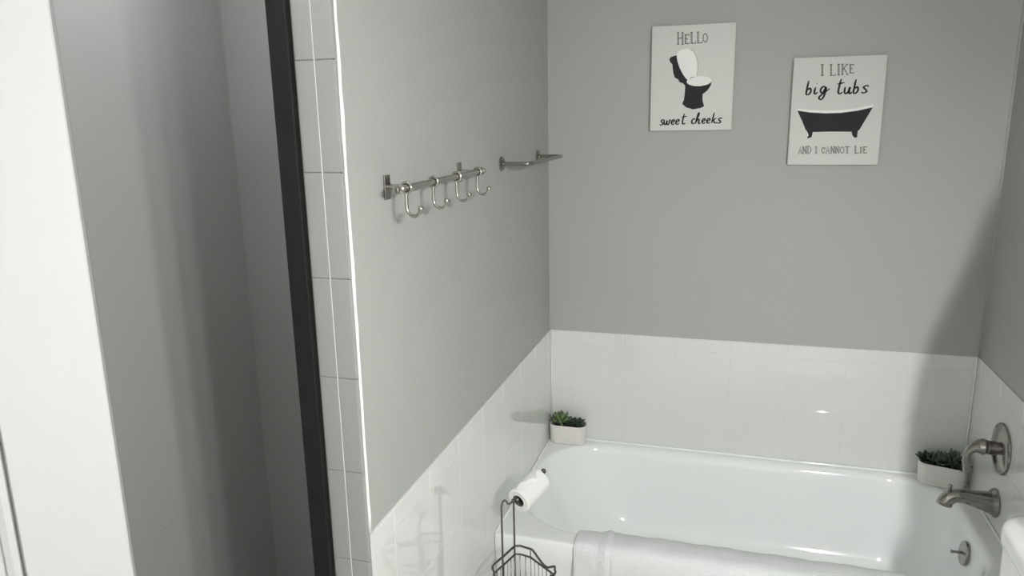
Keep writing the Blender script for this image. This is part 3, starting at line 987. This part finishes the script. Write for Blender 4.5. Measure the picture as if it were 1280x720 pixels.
prof = [(0.0, RI), (0.0, RO - 0.003), (0.003, RO), (RL * 0.35, RO * 1.005), (RL * 0.7, RO * 0.995), (RL - 0.003, RO), (RL, RO - 0.003), (RL, RI)]
rings = [[cyl_pt(r, 2 * PI * k / NS, h) for k in range(NS)] for h, r in prof]
loft(bm, rings + [rings[0]])
bmesh.ops.remove_doubles(bm, verts=bm.verts, dist=1e-7)
obj('paper', bm, M_PAPER, rl, smooth=True, angle=40)
bm = bmesh.new()
rings = [[cyl_pt(r, 2 * PI * k / NS, h) for k in range(NS)] for h, r in ((0.0005, RI), (0.0005, RI - 0.0015), (RL - 0.0005, RI - 0.0015), (RL - 0.0005, RI))]
loft(bm, rings + [rings[0]])
obj('core', bm, M_CORE, rl, smooth=True, angle=40)
bm = bmesh.new()
nh = 16
go = []
for j in range(nh + 1):
    h = RL * 0.02 + RL * 0.96 * j / nh
    end = 1.60 + 0.20 * math.sin(j * 0.55) + 0.10 * random.uniform(-1, 1) - 0.35 * (j > 9)
    go.append([bm.verts.new(cyl_pt(RO + 0.0016 + 0.0035 * max(0, k - 8) / 2, 0.2 + (end - 0.2) * k / 10 + 0.0, h)) for k in range(11)])
for a, b in zip(go, go[1:]):
    for k in range(10):
        bm.faces.new((a[k], a[k + 1], b[k + 1], b[k]))
obj('torn_sheet', bm, M_PAPER, rl, smooth=True)

# ------------------------------------------------------------------ toilet at the right wall (its tank shows in the corner of the frame)
tl = thing('toilet', 'white ceramic toilet with rounded tank lid by the right wall', 'toilet', (1.42, -1.165, 0))
to = Vector((1.42, -1.165, 0))


def tank_ring(ins, z, r=0.085):
    return [p - to for p in rrect(1.330 + ins, W + TT - 0.004, -1.430 + ins, -0.899 - ins, [r - ins * 0.5, 0.012, 0.012, r - ins * 0.5], z, nc=10, ns=6)]


bm = bmesh.new()
loft(bm, [tank_ring(0.030, 0.40), tank_ring(0.020, 0.42), tank_ring(0.008, 0.55), tank_ring(0.006, 0.706)], cap0=True, cap1=True)
obj('tank', bm, M_CERAM, tl, smooth=True, angle=50)
bm = bmesh.new()
loft(bm, [tank_ring(0.006, 0.702), tank_ring(0.001, 0.704), tank_ring(0.0, 0.709), tank_ring(0.0, 0.735), tank_ring(0.0015, 0.742), tank_ring(0.006, 0.748), tank_ring(0.013, 0.7505), tank_ring(0.022, 0.751)], cap0=True, cap1=True)
obj('tank_lid', bm, M_CERAM, tl, smooth=True, angle=60)
bm = bmesh.new()


def egg(cx, L0, L1, hw, z, n=40):
    out = []
    for k in range(n):
        a = 2 * PI * k / n
        x = math.cos(a)
        out.append(Vector((cx + (x * L1 if x > 0 else x * L0), -1.165 + hw * math.sin(a), z)) - to)
    return out


loft(bm, [egg(1.18, 0.17, 0.16, 0.11, 0.0), egg(1.18, 0.16, 0.15, 0.10, 0.05), egg(1.17, 0.16, 0.17, 0.10, 0.16), egg(1.12, 0.22, 0.19, 0.15, 0.28), egg(1.08, 0.26, 0.22, 0.18, 0.37), egg(1.08, 0.265, 0.225, 0.185, 0.385), egg(1.08, 0.25, 0.21, 0.17, 0.39), egg(1.08, 0.20, 0.16, 0.13, 0.385), egg(1.10, 0.12, 0.10, 0.08, 0.24)], cap0=True, cap1=True)
box(bm, 1.24 - to.x, 1.50 - to.x, -0.12, 0.12, 0.30, 0.405, bev=0.02)
obj('bowl', bm, M_CERAM, tl, smooth=True, angle=60)
bm = bmesh.new()
loft(bm, [egg(1.08, 0.265, 0.19, 0.185, 0.392), egg(1.08, 0.268, 0.195, 0.188, 0.402), egg(1.08, 0.26, 0.19, 0.182, 0.409), egg(1.08, 0.20, 0.15, 0.14, 0.412)], cap0=True, cap1=True)
obj('seat_lid', bm, M_CERAM, tl, smooth=True, angle=60)
bm = bmesh.new()
tube(bm, [(1.340 - to.x, -0.16, 0.65), (1.318 - to.x, -0.16, 0.65)], 0.009, 12)
tube(bm, [(1.320 - to.x, -0.16, 0.65), (1.318 - to.x, -0.10, 0.644)], 0.006, 10)
obj('flush_lever', bm, M_NICKEL, tl, smooth=True, angle=50)

# ------------------------------------------------------------------ vanity light of the room, then two added fill lights
vl = thing('vanity_light', 'three lamp brushed nickel vanity light on the right wall', 'wall lamp', (W + TT, -2.76, 2.03))
obj('back_plate', boxm(-0.022, 0, -0.33, 0.33, -0.045, 0.045, bev=0.006), M_NICKEL, vl, smooth=True, angle=40)
for dy in (-0.17, 0.0, 0.17):
    obj('arm', tube(bmesh.new(), smooth_path([(-0.02, dy, 0), (-0.07, dy, 0.005), (-0.11, dy, 0.0), (-0.125, dy, -0.02)], 4), 0.009, 10), M_NICKEL, vl, smooth=True)
    obj('lamp_shade', lathe(bmesh.new(), [(-0.004, 0.014), (0.0, 0.026), (0.02, 0.042), (0.06, 0.064), (0.063, 0.066), (0.0605, 0.063), (0.02, 0.039), (0.003, 0.02)], (-0.125, dy, -0.012), (0, 0, -1), 28), M_NICKEL, vl, smooth=True, angle=40)
    bm = bmesh.new()
    ball(bm, (-0.125, dy, -0.085), 0.035, 20)
    obj('bulb', bm, M_BULB, vl, smooth=True)
cl = thing('ceiling_fill', 'added round fill light on the ceiling, out of view', 'fill light', (-0.2, -2.15, ZC))  # added fill out of view, lifts the ambient light; no known lamp here
obj('rim', lathe(bmesh.new(), [(0, 0.15), (0.02, 0.152), (0.03, 0.145), (0.03, 0.13)], (0, 0, 0), (0, 0, -1), 32), M_NICKEL, cl, smooth=True, angle=40)
obj('fill_diffuser', lathe(bmesh.new(), [(0.02, 0.14), (0.045, 0.12), (0.06, 0.08), (0.067, 0)], (0, 0, 0), (0, 0, -1), 32), M_CFILL, cl, smooth=True)

dl = thing('shower_fill', 'added small fill light in the shower ceiling, out of view', 'fill light', (-0.55, -1.25, ZC))  # invented source, put in to brighten the dark shower walls
obj('rim', lathe(bmesh.new(), [(0, 0.075), (0.006, 0.075), (0.008, 0.070), (0.002, 0.055)], (0, 0, 0), (0, 0, -1), 28), M_CEIL, dl, smooth=True, angle=40)
obj('lens', lathe(bmesh.new(), [(0.001, 0.056), (0.004, 0.050), (0.005, 0)], (0, 0, 0), (0, 0, -1), 28), M_SFILL, dl, smooth=True)
# ------------------------------------------------------------------ added unseen towel on a hook above the tank, shaped to shade the back corner
ht = thing('shade_towel', 'added grey towel, out of view, that shades the back right corner', 'towel', (W + TT, -1.20, 1.72))
bm = bmesh.new()
rings = []
for z, dx, hy in ((1.69, 0.028, 0.030), (1.675, 0.050, 0.05), (1.61, 0.076, 0.08), (1.53, 0.092, 0.11), (1.44, 0.119, 0.13), (1.34, 0.150, 0.15), (1.24, 0.160, 0.16), (1.13, 0.162, 0.16), (1.04, 0.162, 0.16), (0.98, 0.158, 0.16)):
    r = []
    for k in range(48):
        a = 2 * PI * k / 48
        f = 1 + 0.07 * math.sin(7 * a + z * 2) * min(1, (1.70 - z) * 4)
        r.append(Vector((-0.004 - dx / 2 + math.cos(a) * dx / 2 * (f if math.cos(a) < 0 else 1), hy * f * math.sin(a), z - 1.72)))
    rings.append(r)
loft(bm, rings, cap0=True, cap1=True)
obj('cloth', bm, M_SHADETOWEL, ht, smooth=True, angle=60)
bm = bmesh.new()
lathe(bm, [(0, 0.02), (0.005, 0.02), (0.006, 0.006)], (0, 0, 0), (-1, 0, 0), 18)
tube(bm, [(-0.004, 0, 0), (-0.03, 0, -0.004), (-0.045, 0, 0.004), (-0.05, 0, 0.02)], 0.005, 10)
obj('hook', bm, M_NICKEL, ht, smooth=True, angle=40)
